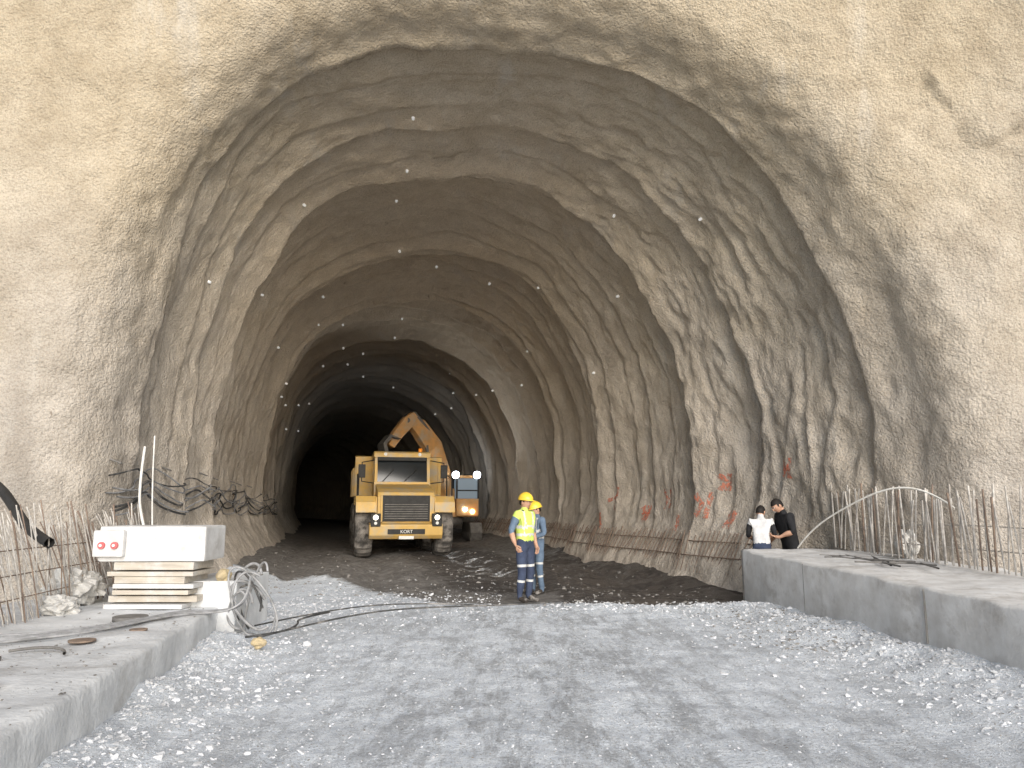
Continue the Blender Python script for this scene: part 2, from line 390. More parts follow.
def on_wall(Y,z,side=0,ang=None):
    c=Vector((float(st(Y,1)),Y,3.2))
    if ang is not None:d=Vector((math.cos(ang),0,math.sin(ang)))
    else:
        c.z=z;d=Vector((side,0,0))
    h=bvh.ray_cast(c,d,20)
    return (h[0],h[1]) if h[0] is not None else (c+d*5,-d)
hp=np.array([(11,7.6,9.8+10.45),(13,9.5,23.),(22,22,30.),(40,60,40.),(70,120,44.),(110,230,-3.)])
rows=[]
for j in range(61):
    f=j/60*5;i=min(int(f),4);a=hp[i]+(hp[i+1]-hp[i])*(f-i)
    x,z=section(-.8,5.45+a[0],7.2+a[0],a[2],2.6,2.15,160,5,0)
    r=np.stack([x,np.full(160,a[1]),z],-1)
    if j>0:r[:,2]+=.5*fbm(x*.15,a[1]*.15,0*x,3)
    rows.append(r)
rows=np.array(rows)
hill,_=grid_mesh('hillside',rows,M['hill'])

# ------------------------------------------------------------ ground
def leftedge(y): return -2.73-.17*(y-4.9)
def rightedge(y): return 3.92+.13*(13.2-y)
def ground_h(x,y):
    x=np.asarray(x,float);y=np.asarray(y,float)
    h=.025*fbm(x*.7,y*.7,0*x,3)+.012*fbm(x*4,y*4,0*x+3,3)
    cx=np.interp(y,ST[:,0],ST[:,1])
    dR=rightedge(y)-x; dL=x-leftedge(y)
    out=np.clip((13.5-y)/2,0,1)
    h=h+out*(.10*np.exp(-(np.clip(dR-.3,0,9)/.7)**2)*(1+.5*fbm(x*2,y*2,0*x,3)))
    h=h+out*(.10*np.exp(-(np.clip(dL,0,9)/.5)**2)*(1+.5*fbm(x*2,y*2,0*x+7,3)))
    h=h+.05*np.exp(-((y-12.2-.3*np.sin(x*1.7))/.5)**2)*np.clip((x-.6)/1.2,0,1)*(1+.6*fbm(x*3,y*3,0*x,3))
    h=h-.16*np.exp(-((y-16.5)/2.4)**2)*np.clip((x-1.)/1.,0,1)
    inside=np.clip((y-14)/3,0,1)
    h=h+inside*(.06*fbm(x*1.6,y*.8,0*x+2,4)+.30*np.clip((np.abs(x-cx-.3)-3.8)/1.2,0,1))
    for o_ in (-1.5,1.4):
        h=h-inside*.09*np.exp(-((x-(cx+.2)-o_)/.38)**2)
    h=np.where(np.abs(x)>12,0.0,h)
    return h
def axis(segs):
    out=[]
    for a,b,s in segs:out+=list(np.arange(a,b,s))
    return np.array(out)
gx=axis([(-400,-40,30),(-40,-9,2),(-9,-6,.3),(-6,7,.05),(7,10,.3),(10,40,2),(40,401,30)])
gy=axis([(-400,-40,30),(-40,0,2),(0,4,.2),(4,17,.05),(17,30,.1),(30,60,.4),(60,150,2),(150,421,30)])
GX,GY=np.meshgrid(gx,gy)
GZ=ground_h(GX,GY)
cxg=np.interp(GY,ST[:,0],ST[:,1])
mud=np.clip((GY-12.0-np.clip(-GX-1.2,0,3)*1.5)/2.0,0,1)
wet=.98*np.clip((GX-.5)/.6,0,1)*np.clip((GY-12.3)/.6,0,1)*np.clip((34-GY)/6,0,1)
wet=np.maximum(wet,.85*np.clip((GY-13.3)/2,0,1)*np.exp(-((GX-(cxg+1.6))/2.4)**2))
track=np.clip(1.15-np.abs(GX-.35)/3.6,0,1)**.6
grd,_=grid_mesh('ground',np.stack([GX,GY,GZ],-1),M['ground'],{'mud':mud,'track':track,'wet':wet})

def rock_variant():
    bm=bmesh.new()
    for _ in range(13):
        v=Vector((random.gauss(0,1),random.gauss(0,1),random.gauss(0,.7)));v.normalize();v*=random.uniform(.75,1.1)
        bm.verts.new(v)
    r=bmesh.ops.convex_hull(bm,input=bm.verts)
    bmesh.ops.delete(bm,geom=[v for v in bm.verts if not v.link_faces],context='VERTS')
    bm.verts.index_update()
    V=np.array([v.co[:] for v in bm.verts]);F=[[v.index for v in f.verts] for f in bm.faces];bm.free();return V,np.array(F)
VAR=[rock_variant() for _ in range(10)]
def rubble(name,items,m,sink=.0):
    vs=[];fs=[];off=0
    A=np.array(items);Hh=ground_h(A[:,0],A[:,1])
    for (x,y,s),z in zip(items,Hh):
        V,F=random.choice(VAR)
        rm=np.array(Euler((random.uniform(-.6,.6),random.uniform(-.6,.6),random.uniform(0,6.28))).to_matrix())
        sc=np.array([random.uniform(.8,1.3),random.uniform(.7,1.1),random.uniform(.5,.8)])*s
        W=(V*sc)@rm.T
        W=W+np.array([x,y,z+s*sink]);vs.append(W);fs.append(F+off);off+=len(V)
    V=np.concatenate(vs);F=np.concatenate(fs)
    me=bpy.data.meshes.new(name);me.from_pydata(V.tolist(),[],F.tolist());me.update()
    return newobj(name,me,[m])
it=[]
def sz(a,b):return a+(b-a)*random.random()**5
for _ in range(4600):
    y=random.uniform(5.5,13.2);d=abs(random.gauss(0,.8));it.append((rightedge(y)-.02-d,y,sz(.008,.042)))
for _ in range(4400):
    y=random.uniform(4.2,12.8);d=abs(random.gauss(0,.65));it.append((leftedge(y)+.02+d,y,sz(.006,.036)))
for _ in range(1100):
    x=random.uniform(.2,4.2);it.append((x,random.gauss(12.2,.3)+.3*math.sin(x*1.7),sz(.008,.04)))
for _ in range(1500):
    it.append((random.uniform(-3.8,-.2),random.gauss(13.0,1.2),sz(.008,.04)))
for _ in range(9000):
    it.append((random.uniform(-3.2,4.4),4.4+8.6*random.random()**1.4,sz(.003,.015)))
rubble('limestone_rubble',it,M['stone'])
it=[]
for _ in range(2400):
    y=12.8+random.random()**1.5*15;cx=float(st(y,1));x=cx+random.uniform(-4.6,5.2)
    if y<14 and x<.5:continue
    it.append((x,y,sz(.010,.055)))
for _ in range(900):
    y=random.uniform(8.5,11.8);it.append((random.gauss(3.5,.45),y,sz(.008,.03)))
for _ in range(4000):
    it.append((random.uniform(-2.8,3.8),4.4+8.6*random.random()**1.3,sz(.003,.011)))
rubble('dark_rubble',it,M['stoneD'])
def boulder(name,c,s,m,parent=None,sub=3,am=.25,fr=1.3):
    bm=bmesh.new();bmesh.ops.create_icosphere(bm,subdivisions=sub,radius=1)
    for v in bm.verts:
        n_=float(fbm(v.co.x*fr+c[0],v.co.y*fr,v.co.z*fr,3));v.co*=(1+am*n_)
        v.co=Vector((v.co.x*s[0],v.co.y*s[1],v.co.z*s[2]))+Vector(c)
    return bm_obj(name,bm,m,parent)
M['ystone']=mat('yellow_limestone',(.52,.42,.25),(.40,.33,.22),6,.9,.5,20,.02)
boulder('boulder',(-2.72,8.5,.13),(.08,.07,.06),M['ystone'])
boulder('boulder',(-2.3,8.9,.04),(.05,.06,.045),M['stone'])

# ------------------------------------------------------------ concrete
def slab(name,yy,xa,xb,z0f,z1f,m,rough=.012,step=.08):
    ys=np.arange(yy[0],yy[1]+step/2,step);rows=[]
    for y in ys:
        a,b=xa(y),xb(y);z0,z1=z0f(y),z1f(y)
        bv=.025
        top=[(a+(b-a)*t,z1) for t in np.linspace(0,1,16)]
        top[0]=(a+bv,z1);top[-1]=(b-bv,z1)
        pr=[(a,z0),(a,(z0+z1)/2),(a,z1-bv)]+top+[(b,z1-bv)]+[(b,z1-bv-(z1-bv-z0)*t) for t in (.2,.4,.6,.8,1)]
        rows.append([(px,y,pz) for px,pz in pr])
    Pm=np.array(rows)
    d=rough*fbm(Pm[...,0]*2.2,Pm[...,1]*2.2,Pm[...,2]*2.2,4)
    Pm[...,2]+=d;Pm[...,0]+=d*.8
    ob,_=grid_mesh(name,Pm,m)
    bm=bmesh.new();bm.from_mesh(ob.data);bm.verts.ensure_lookup_table()
    nc=Pm.shape[1];nr=Pm.shape[0]
    bm.faces.new([bm.verts[i] for i in range(nc)]);bm.faces.new([bm.verts[(nr-1)*nc+i] for i in range(nc)][::-1])
    bmesh.ops.recalc_face_normals(bm,faces=bm.faces);bm.to_mesh(ob.data);bm.free()
    return ob
LB=slab('concrete_beam',(0,11.6),lambda y:-5.2-.1*y,lambda y:leftedge(y),lambda y:-.2,lambda y:.40,M['conc'],.018)
RB=slab('concrete_wall',(2.0,13.3),lambda y:rightedge(y),lambda y:rightedge(y)+2.15+.04*(13-y),lambda y:-.2,lambda y:.60+.035*(y-6),M['concW'],.022)
for yy in (8.6,11.2):
    box('wall_joint',(rightedge(yy)-.008,yy-.004,.1),(rightedge(yy)+.05,yy+.004,.60+.035*(yy-6)-.02),M['stoneD'],RB,0)
grp=empty('stacked_concrete_block')
box('base_block',(-3.98,9.25,-.1),(-3.28,10.6,.70),M['conc'],grp,.02,rot=(0,0,.03))
box('top_block',(-4.80,9.0,.94),(-3.58,9.7,1.345),M['concW'],grp,.035,rot=(0,0,.04))
box('block_lug',(-4.82,8.91,1.0),(-4.47,8.98,1.30),M['concW'],grp,.02)
zz=.41
for i in range(7):
    h=random.choice([.05,.07,.08]);
    if zz+h>.90:break
    a=random.uniform(-.08,.05);b=random.uniform(-.1,.06)
    box('board_%d'%i,(-4.62+a,9.02+random.uniform(-.06,.05),zz),(-3.68+b,9.65,zz+h),M['wood'] if i%3 else M['concW'],grp,.006,rot=(0,0,random.uniform(-.04,.04)))
    zz+=h+random.choice([.004,.012,.02])
box('board_top',(-4.6,9.0,zz),(-3.68,9.6,.935),M['wood'],grp,.006)
for kx in (-4.71,-4.56):
    cyl('red_plug',(kx,8.88,1.13),(kx,8.92,1.13),.040,M['redp'],grp)
    cyl('red_plug_hub',(kx,8.865,1.13),(kx,8.88,1.13),.016,M['dot'],grp)
boulder('yellow_cloth',(-3.45,9.35,.76),(.08,.12,.09),M['ystone'])
boulder('cement_sack',(-5.35,9.6,.60),(.30,.35,.22),M['sack'],None,4,.35,2.2)
boulder('cement_sack',(-5.0,8.7,.48),(.17,.2,.12),M['sack'],None,4,.35,2.2)
cyl('steel_flange',(-3.95,8.15,.405),(-3.95,8.15,.45),.17,M['steel'],None,28)
cyl('rusty_plate',(-3.75,6.9,.405),(-3.75,6.9,.42),.11,M['rust'],None,28)
cyl('rusty_plate',(-3.55,7.5,.405),(-3.55,7.5,.42),.08,M['rust'],None,28)
cable('bent_rebar',[([(-4.0,6.3,.43),(-3.85,6.45,.44),(-3.6,6.4,.43),(-3.5,6.2,.43)],.012),([(-4.3,6.0,.42),(-3.9,6.05,.42)],.02)],M['steel'])
box('timber_offcut',(-3.75,4.95,.41),(-3.3,5.12,.47),M['wood'],None,.006,rot=(0,0,.35))
box('timber_offcut',(-3.9,5.3,.41),(-3.5,5.4,.45),M['wood'],None,.006,rot=(0,0,.1))
vs=[];fs=[];off=0
for _ in range(900):
    y=random.uniform(4.2,11);x=leftedge(y)-.05-abs(random.gauss(0,.8));s=sz(.003,.018)
    V,F=random.choice(VAR);W=V*s*np.array([1,1,.6])+np.array([x,y,.405+s*.2]);vs.append(W);fs.append(F+off);off+=len(V)
me=bpy.data.meshes.new('concrete_chips');me.from_pydata(np.concatenate(vs).tolist(),[],np.concatenate(fs).tolist());newobj('concrete_chips',me,[M['stoneD']])
L=[]
for j in range(5):
    o_=j*.08+random.uniform(-.05,.05)
    L.append(([(-4.9,6.4+o_,.43),(-4.5,6.5+o_*1.7,.43),(-4.2,6.9+o_*.6,.43),(-3.9,7.2+o_*1.5,.43),(-3.75,7.8+o_*1.2,.43),(-3.6,8.3+o_,.44),(-3.35,8.7+o_*.3,.41),(-3.15,8.8+o_*.5,.42),(-3.0,8.9,.55),(-3.05,9.1,.75)],random.choice([.011,.015])))
cable('power_cable',L,M['cab_gr'])
L=[];LD=[]
for j in range(9):
    cx_,cy_,cz_=-3.08+random.uniform(-.12,.12),9.15+random.uniform(-.2,.3),.44+random.uniform(-.08,.08);r1=random.uniform(.18,.42);t0=random.uniform(-.6,.9);sq=random.uniform(.45,.8)
    pts=[];a0=random.uniform(-.5,1.5)
    for a in np.linspace(a0,a0+random.uniform(3.2,5.8),18):
        rr2=r1*(1+.12*math.sin(a*2.3+j))
        pts.append((cx_+rr2*sq*math.cos(a)-.05,cy_+rr2*.3*math.sin(a+j)+.03*a,max(.07,cz_+rr2*1.05*math.sin(a+t0))))
    (LD if j%4==3 else L).append((pts,random.choice([.013,.018])))
cable('hose_coil',L,M['cab_gr']);cable('hose_coil',LD,M['cab_dk'])
cable('ground_cable',[([(-2.9,9.0,.1),(-2.5,10.2,.10),(-1.9,11.6,.07),(-1.0,12.0,.07),(-.2,12.3,.05),(.6,12.6,.06)],.012),
    ([(-3.0,9.2,.2),(-2.6,11.6,.10),(-1.5,12.5,.07),(-.6,12.3,.06)],.010),
    ([(-3.0,8.9,.12),(-2.75,9.3,.10),(-2.7,10.0,.09),(-2.9,10.6,.09),(-2.6,11.2,.09)],.013)],M['cab_dk'])

# ------------------------------------------------------------ rebar rows
L1=[];L2=[]
for i in range(130):
    y=5.8+i*.048;x=-4.75-.14*(y-6.2)+random.uniform(-.07,.07);h=random.uniform(.9,1.25)
    lx=random.uniform(-.55,-.15);ly=random.uniform(-.12,.25)
    (L1 if random.random()<.4 else L2).append(([(x,y,.36),(x+lx*.4,y+ly*.5,.40+h*.5),(x+lx,y+ly,.40+h)],random.choice([.007,.009])))
for zz in (.62,.85,1.1):
    L1.append(([(-4.75-.3*(zz-.4),6.0,zz),(-5.1-.3*(zz-.4),9.0,zz+.04),(-5.55-.3*(zz-.4),12.0,zz)],.006))
for i in range(14):
    y=6.0+i*.36;L2.append(([(-4.95-.14*(y-6.2),y,.38),(-5.7-.14*(y-6.2),y+random.uniform(.1,.7),1.35)],.008))
rl=empty('starter_bar_row');cable('rusty_bars',L1,M['rust'],rl);cable('dusty_bars',L2,M['rebar'],rl)
L1=[];L2=[]
for i in range(76):
    y=8.5+i*.066;x=6.25-.13*(y-8.6)+random.uniform(-.04,.04);z0=.66+.035*(y-6)-.04;h=random.uniform(.86,1.12)
    if random.random()<.08:continue
    a,b=random.gauss(.05,.06),random.gauss(.03,.08)
    (L1 if random.random()<.15 else L2).append(([(x,y,z0),(x+a*.35,y+b*.4,z0+h*.5),(x+a,y+b,z0+h)],random.choice([.011,.014])))
L2.append(([(6.35,8.4,1.0),(6.0,11,1.02),(5.7,13.4,1.05)],.008))
L2.append(([(6.4,8.4,1.25),(6.1,10.5,1.42),(5.75,13.4,1.2)],.007))
rr_=empty('starter_bar_row');cable('rusty_bars',L1,M['rust'],rr_);cable('dusty_bars',L2,M['rebar'],rr_)
cable('white_hose',[([(6.1,10.6,1.55),(5.95,10.9,1.8),(5.6,11.3,1.88),(5.2,11.9,1.6),(4.85,12.6,1.2),(4.75,12.9,.9)],.014)],M['cab_wh'])
boulder('cement_sack',(6.05,11.9,1.0),(.13,.22,.22),M['sack'],None,4,.35,2.2)
L=[([(4.9+random.uniform(-.2,.9),random.uniform(10.5,12.8),.815),(5.3+random.uniform(-.3,.6),random.uniform(9.6,12),.80)],.012) for _ in range(10)]
cable('loose_rebar',L,M['steel'])
L=[]
y=14.9
while y<44:
    hit,nn=on_wall(y,.95,1);h2,_=on_wall(y,.30,1)
    L.append(([(h2.x-.03,y,h2.z-.1),(hit.x-.06,y+.03,1.0+random.uniform(-.05,.1))],.012));y+=.13
pa=[];pb=[]
for y in np.arange(14.9,44,.5):
    hit,_=on_wall(float(y),.85,1);pa.append((hit.x-.06,float(y),.85));hit,_=on_wall(float(y),.55,1);pb.append((hit.x-.05,float(y),.55))
L.append((pa,.012));L.append((pb,.012))
cable('haunch_reinforcement',L,M['rust'])

# ------------------------------------------------------------ wall fittings
bm=bmesh.new()
for Yd in (14.8,17.0,19.4,22.0,24.4,27.0,30,33.4,36.8,40.2,43.7,47.7):
    kk=5 if Yd>20 else 3
    if Yd>38:kk=3
    for j in range(kk):
        a=R(20+140*(j+.5+random.uniform(-.35,.35))/kk)
        p,nn=on_wall(Yd+random.uniform(-.5,.3),0,ang=a)
        r=.028+.0007*Yd
        mt=Matrix.Translation(p+nn*r*.5)@nn.to_track_quat('Z','Y').to_matrix().to_4x4()
        bmesh.ops.create_cone(bm,cap_ends=True,segments=12,radius1=r,radius2=r*.7,depth=r*2.0,matrix=mt)
bm_obj('survey_targets',bm,M['bolt'])
L=[];L2=[]
for j in range(7):
    pts=[];z0=2.25-j*.07;ph0=random.uniform(0,2);per=random.choice([2.1,2.9,3.7]);sg=random.uniform(.15,.5)
    for y in np.arange(11.9,38,.28):
        p,_=on_wall(float(y),z0,-1)
        sag=sg*abs(math.sin(math.pi*(y+ph0)/per))**1.3+.05*math.sin(y*1.7+j*2)
        pts.append((p.x+.10+.02*j+.05*math.sin(y*.9+j),float(y),z0-sag-.008*(y-12)))
    (L2 if j%2==0 else L).append((pts,random.choice([.014,.02,.026])))
cable('service_cables',L,M['cab_dk']);cable('service_cables',L2,M['cab_gr'])
L=[]
for i in range(9):
    y=12+i*2.3
    p,_=on_wall(y,2.3,-1);L.append(([(p.x-.1,y,2.35),(p.x+.18,y,2.25)],.014))
cable('cable_hangers',L,M['steel'])
cable('white_hose',[([(-5.75,11.9,2.5),(-5.6,11.5,1.9),(-5.3,11.0,1.4),(-4.9,10.6,.9)],.020),([(-5.75,12.2,2.7),(-5.65,12.0,2.0),(-5.45,11.7,1.3)],.012)],M['cab_wh'])
cable('black_pipe',[([(-7.1,10.0,2.10),(-6.5,9.7,1.85),(-6.05,9.4,1.52),(-5.7,9.1,1.30),(-5.25,8.8,1.16)],.060),([(-7.1,9.9,1.95),(-6.4,9.6,1.80),(-5.9,9.3,1.45),(-5.5,9.0,1.20)],.035)],M['pipe'])
# spray marks: ribbons lying on the lining
bm=bmesh.new()
def ribbon(pts,wd,side=1):
    pr=None
    P2=[]
    for a,b in zip(pts[:-1],pts[1:]):
        for t in (0,.25,.5,.75):P2.append((a[0]+(b[0]-a[0])*t,a[1]+(b[1]-a[1])*t))
    P2.append(pts[-1])
    for i,(y,z) in enumerate(P2):
        nx=P2[min(i+1,len(P2)-1)];pv=P2[max(i-1,0)];dy,dz=nx[0]-pv[0],nx[1]-pv[1];ln=math.hypot(dy,dz)+1e-6
        oy,oz=-dz/ln,dy/ln;ww=wd*(.7+.5*random.random());row=[]
        for s in (-1,-.33,.33,1):
            p,nn=on_wall(y+oy*ww*s,z+oz*ww*s,side);row.append(bm.verts.new(p+nn*.008+Vector((-.010*side,-.012,0))))
        if pr:
            for k_ in range(3):bm.faces.new((pr[k_],pr[k_+1],row[k_+1],row[k_]))
        pr=row
def mark(y,z,s,wd=.05):
    ribbon([(y-s*.35,z+s*.8),(y-s*.3,z),(y-s*.25,z-s*.7)],wd)
    if random.random()<.7:ribbon([(y+s*.5,z+s*.7),(y,z+s*.1),(y+s*.35,z-s*.6)],wd)
    if random.random()<.6:ribbon([(y-s*.4,z+s*.2),(y+s*.5,z-s*.1)],wd)
for y,z,s in ((18.9,1.75,.38),(18.4,1.2,.25),(17.1,1.6,.38),(16.7,2.1,.25),(16.4,1.3,.25),(21.4,1.8,.42),(22.0,1.2,.3),(14.7,2.3,.26),(19.9,1.4,.28)):
    mark(y,z,s,random.uniform(.035,.065))
bm_obj('spray_paint_marking',bm,M['red'],None,True)

# ------------------------------------------------------------ dump truck
def wheel(name,c,r,w,parent,rm):
    bm=bmesh.new();seg=44
    prof=[(-w/2+.02,r*.55),(-w/2,r*.7),(-w/2+.03,r*.92),(-w/2+.10,r*.985),(0,r),(w/2-.10,r*.985),(w/2-.03,r*.92),(w/2,r*.7),(w/2-.02,r*.55)]
    rings=[]
    for i in range(seg):
        a=2*math.pi*i/seg
        rings.append([bm.verts.new((px,(pr*(1+(.035 if (i%2 and 2<=k_<=6) else 0)))*math.cos(a),(pr*(1+(.035 if (i%2 and 2<=k_<=6) else 0)))*math.sin(a))) for k_,(px,pr) in enumerate(prof)])
    for i in range(seg):
        A=rings[i];B_=rings[(i+1)%seg]
        for k_ in range(len(prof)-1):bm.faces.new((A[k_],A[k_+1],B_[k_+1],B_[k_]))
    bmesh.ops.translate(bm,vec=c,verts=bm.verts)
    t=bm_obj(name,bm,M['tyre'],parent)
    cyl(name+'_rim',(c[0]-w/2+.06,c[1],c[2]),(c[0]+w/2-.06,c[1],c[2]),r*.56,rm,parent,28)
    cyl(name+'_hub',(c[0]-w/2-.02,c[1],c[2]),(c[0]+w/2+.02,c[1],c[2]),r*.22,M['steel'],parent,16)
T=empty('articulated_dump_truck',(-3.46,25.2,-.03),R(13))
Yl=M['yel'];Bk=M['blk']
for s in (-1,1):
    wheel('front_wheel',(s*1.33,1.25,.90),.90,.62,T,M['rim'])
    wheel('middle_wheel',(s*1.33,5.3,.90),.90,.62,T,M['rim'])
    wheel('rear_wheel',(s*1.33,7.2,.90),.90,.62,T,M['rim'])
cyl('front_axle',(-1.2,1.25,.9),(1.2,1.25,.9),.16,M['steel'],T)
cyl('middle_axle',(-1.2,5.3,.9),(1.2,5.3,.9),.16,M['steel'],T)
cyl('rear_axle',(-1.2,7.2,.9),(1.2,7.2,.9),.16,M['steel'],T)
box('front_chassis',(-.55,.3,.75),(.55,3.4,1.35),M['steel'],T)
box('rear_chassis',(-.45,3.5,.85),(.45,8.3,1.4),M['steel'],T)
cyl('articulation_joint',(0,3.45,.6),(0,3.45,1.5),.3,M['steel'],T)
prism('hood',[(.06,1.10),(.02,1.95),(.10,2.10),(.5,2.22),(1.9,2.45),(1.9,1.10)],-.93,.93,Yl,T,.04)
prism('bumper',[(-.18,.72),(-.22,1.06),(.0,1.12),(.5,1.12),(.5,.60),(-.05,.60)],-1.18,1.18,Yl,T,.03)
box('bumper_insert',(-.6,-.245,.76),(.6,-.205,.92),Bk,T,.01)
box('grille_panel',(-.78,-.02,1.16),(.78,.045,2.0),Bk,T,.02)
for i in range(7):
    z=1.24+i*.075
    box('grille_slat_%d'%i,(-.70,-.055,z),(.70,-.015,z+.028),M['steel'],T,.006)
for s in (-1,1):
    box('grille_frame',(s*.80-.03,-.04,1.14),(s*.80+.03,.04,2.02),Yl,T,.01)
    box('lamp_housing',(s*.99-.16,-.26,1.0),(s*.99+.16,-.1,1.42),Bk,T,.03)
    cyl('headlamp',(s*.99,-.275,1.29),(s*.99,-.24,1.29),.085,M['lens'],T)
    cyl('headlamp_low',(s*.99,-.275,1.11),(s*.99,-.24,1.11),.05,M['dot'],T)
    prism('fender',[(.05,1.45),(.12,1.78),(.35,1.98),(2.2,2.02),(2.35,1.75),(2.28,1.73),(2.15,1.93),(.42,1.90),(.2,1.72),(.12,1.45)],s*1.62,s*.95,Yl,T,.012)
    box('fender_panel',(min(s*.94,s*.98),.15,1.2),(max(s*.94,s*.98),2.3,1.95),Yl,T,.01)
    cable('handrail',[([(s*1.55,.35,2.0),(s*1.55,.35,2.55),(s*1.55,1.6,2.75),(s*1.55,1.6,2.0)],.022)],Bk,T,False)
    for k_ in range(3):
        box('step_%d'%k_,(min(s*1.2,s*1.6),2.35,.7+k_*.4),(max(s*1.2,s*1.6),2.65,.75+k_*.4),Bk,T,.01)
    box('step_panel',(min(s*1.15,s*1.2),2.3,.6),(max(s*1.15,s*1.2),3.2,2.0),Yl,T,.01)
    cable('mirror_arm',[([(s*.98,1.75,3.25),(s*1.42,1.45,3.15),(s*1.42,1.45,2.5),(s*1.0,1.75,2.45)],.02)],Bk,T,False)
    box('mirror',(s*1.42-.12,1.38,2.62),(s*1.42+.12,1.46,3.08),Bk,T,.03)
prism('cab_lower',[(1.75,1.95),(1.72,2.50),(3.3,2.50),(3.3,1.95)],-.98,.98,Yl,T,.03)
prism('cab_glass',[(1.80,2.45),(1.98,3.38),(3.2,3.38),(3.2,2.45)],-.90,.90,M['glass'],T,.01)
prism('cab_roof',[(1.82,3.36),(1.86,3.52),(2.0,3.58),(3.3,3.56),(3.38,3.36)],-1.0,1.0,Yl,T,.04)
for s in (-1,1):
    prism('front_pillar',[(1.745,2.46),(1.93,3.40),(2.03,3.40),(1.86,2.46)],s*.97,s*.87,Yl,T,.01)
    box('rear_pillar',(min(s*.87,s*.97),3.1,2.45),(max(s*.87,s*.97),3.28,3.4),Yl,T,.01)
    box('mid_pillar',(min(s*.88,s*.955),2.45,2.45),(max(s*.88,s*.955),2.52,3.4),Bk,T,.01)
    cyl('roof_lamp',(s*.6,1.80,3.47),(s*.6,1.86,3.47),.06,M['dot'],T)
box('visor',(-.86,1.79,3.24),(.86,1.90,3.37),Bk,T,.02)
cable('wiper',[([(0.05,1.76,2.5),(.5,1.84,2.95)],.012),([(-.7,1.76,2.5),(-.3,1.84,2.95)],.012)],Bk,T,False)
cyl('beacon',(.7,2.6,3.56),(.7,2.6,3.74),.07,emis('beacon_orange',(.8,.25,.02),.3),T)
def body_sec(y,k=1,z0=0):
    return [(-1.0,1.55),(-1.5,2.05),(-1.6,3.0+z0),(-1.5,3.0+z0),(-1.4,2.1),(-.95,1.65),(.95,1.65),(1.4,2.1),(1.5,3.0+z0),(1.6,3.0+z0),(1.5,2.05),(1.0,1.55)]
bm=bmesh.new();secs=[]
for y,z0 in ((3.75,.25),(4.4,.2),(7.6,.15),(8.6,.0)):
    secs.append([bm.verts.new((x,y,z)) for x,z in body_sec(y,1,z0)])
for a,b in zip(secs[:-1],secs[1:]):
    for i in range(12):bm.faces.new((a[i],a[(i+1)%12],b[(i+1)%12],b[i]))
bm.faces.new(secs[0]);bm.faces.new(secs[-1][::-1])
bm_obj('dump_body',bm,Yl,T)
prism('headboard',[(3.62,1.7),(3.30,3.45),(3.42,3.50),(3.74,1.7)],-1.6,1.6,Yl,T,.02)
for x in (-1.5,-.9,-.3,.3,.9,1.5):
    prism('headboard_rib',[(3.56,1.7),(3.25,3.40),(3.33,3.40),(3.64,1.7)],x-.05,x+.05,Yl,T,.01)
for s in (-1,1):
    for y in (4.5,5.5,6.5,7.5):
        box('body_rib',(s*1.61-.05,y-.06,2.05),(s*1.61+.05,y+.06,3.1),Yl,T,.01)
bm=bmesh.new();bmesh.ops.create_grid(bm,x_segments=24,y_segments=36,size=1)
for v in bm.verts:
    x,y=v.co.x,v.co.y
    v.co=Vector((x*1.46,6.1+y*2.3,2.75+.6*(1-x*x)*(1-y*y)+.08*float(fbm(x*3,y*5,0,3))))
bm_obj('soil_load',bm,M['soil'],T,True)
def text(body,loc,rot,size,m,parent):
    cu=bpy.data.curves.new('lettering','FONT');cu.body=body;cu.size=size;cu.extrude=.004;cu.align_x='CENTER'
    o=bpy.data.objects.new('lettering',cu);COL.objects.link(o);cu.materials.append(m);o.location=loc;o.rotation_euler=rot;o.parent=parent
text('KORT',(0,-.250,.79),(R(90),0,0),.15,M['dot'],T)
box('plate',(-.24,-.225,.60),(.24,-.20,.70),M['dot'],T,.005)

# ------------------------------------------------------------ excavator
E=empty('excavator',(-3.15,37.0,.0),R(10))
Or=M['ora']
for s in (-1,1):
    prism('track_%s'%('a' if s<0 else 'b'),[(-1.9,.45),(-1.6,.05),(1.6,.05),(1.9,.45),(1.6,.9),(-1.6,.9)],s*1.5,s*.95,M['steel'],E,.06)
    for k_ in range(7):cyl('track_roller',(s*.93,-1.4+k_*.46,.3),(s*1.53,-1.4+k_*.46,.3),.16,M['steel'],E,14)
cyl('turntable',(0,0,.8),(0,0,1.15),.8,M['steel'],E,28)
box('house',(-1.4,-.9,1.15),(1.4,2.0,1.55),Or,E,.05)
box('engine_cover',(-.2,.1,1.55),(1.4,1.9,2.5),Or,E,.08)
box('counterweight',(-1.4,1.7,1.2),(1.4,2.5,2.4),Or,E,.15)
box('cab_base',(.35,-1.2,1.2),(1.4,.6,2.0),Or,E,.05)
box('cab_window',(.40,-1.15,2.0),(1.35,.5,2.95),M['glassD'],E,.04)
box('cab_roof',(.35,-1.2,2.95),(1.4,.6,3.08),Or,E,.04)
for x in (.37,1.38):
    for y in (-1.17,.55):box('cab_pillar',(x-.04,y-.04,2.0),(x+.04,y+.04,2.97),Bk,E,.01)
box('cab_crossbar',(.40,-1.19,2.35),(1.35,-1.14,2.41),Bk,E,.005)
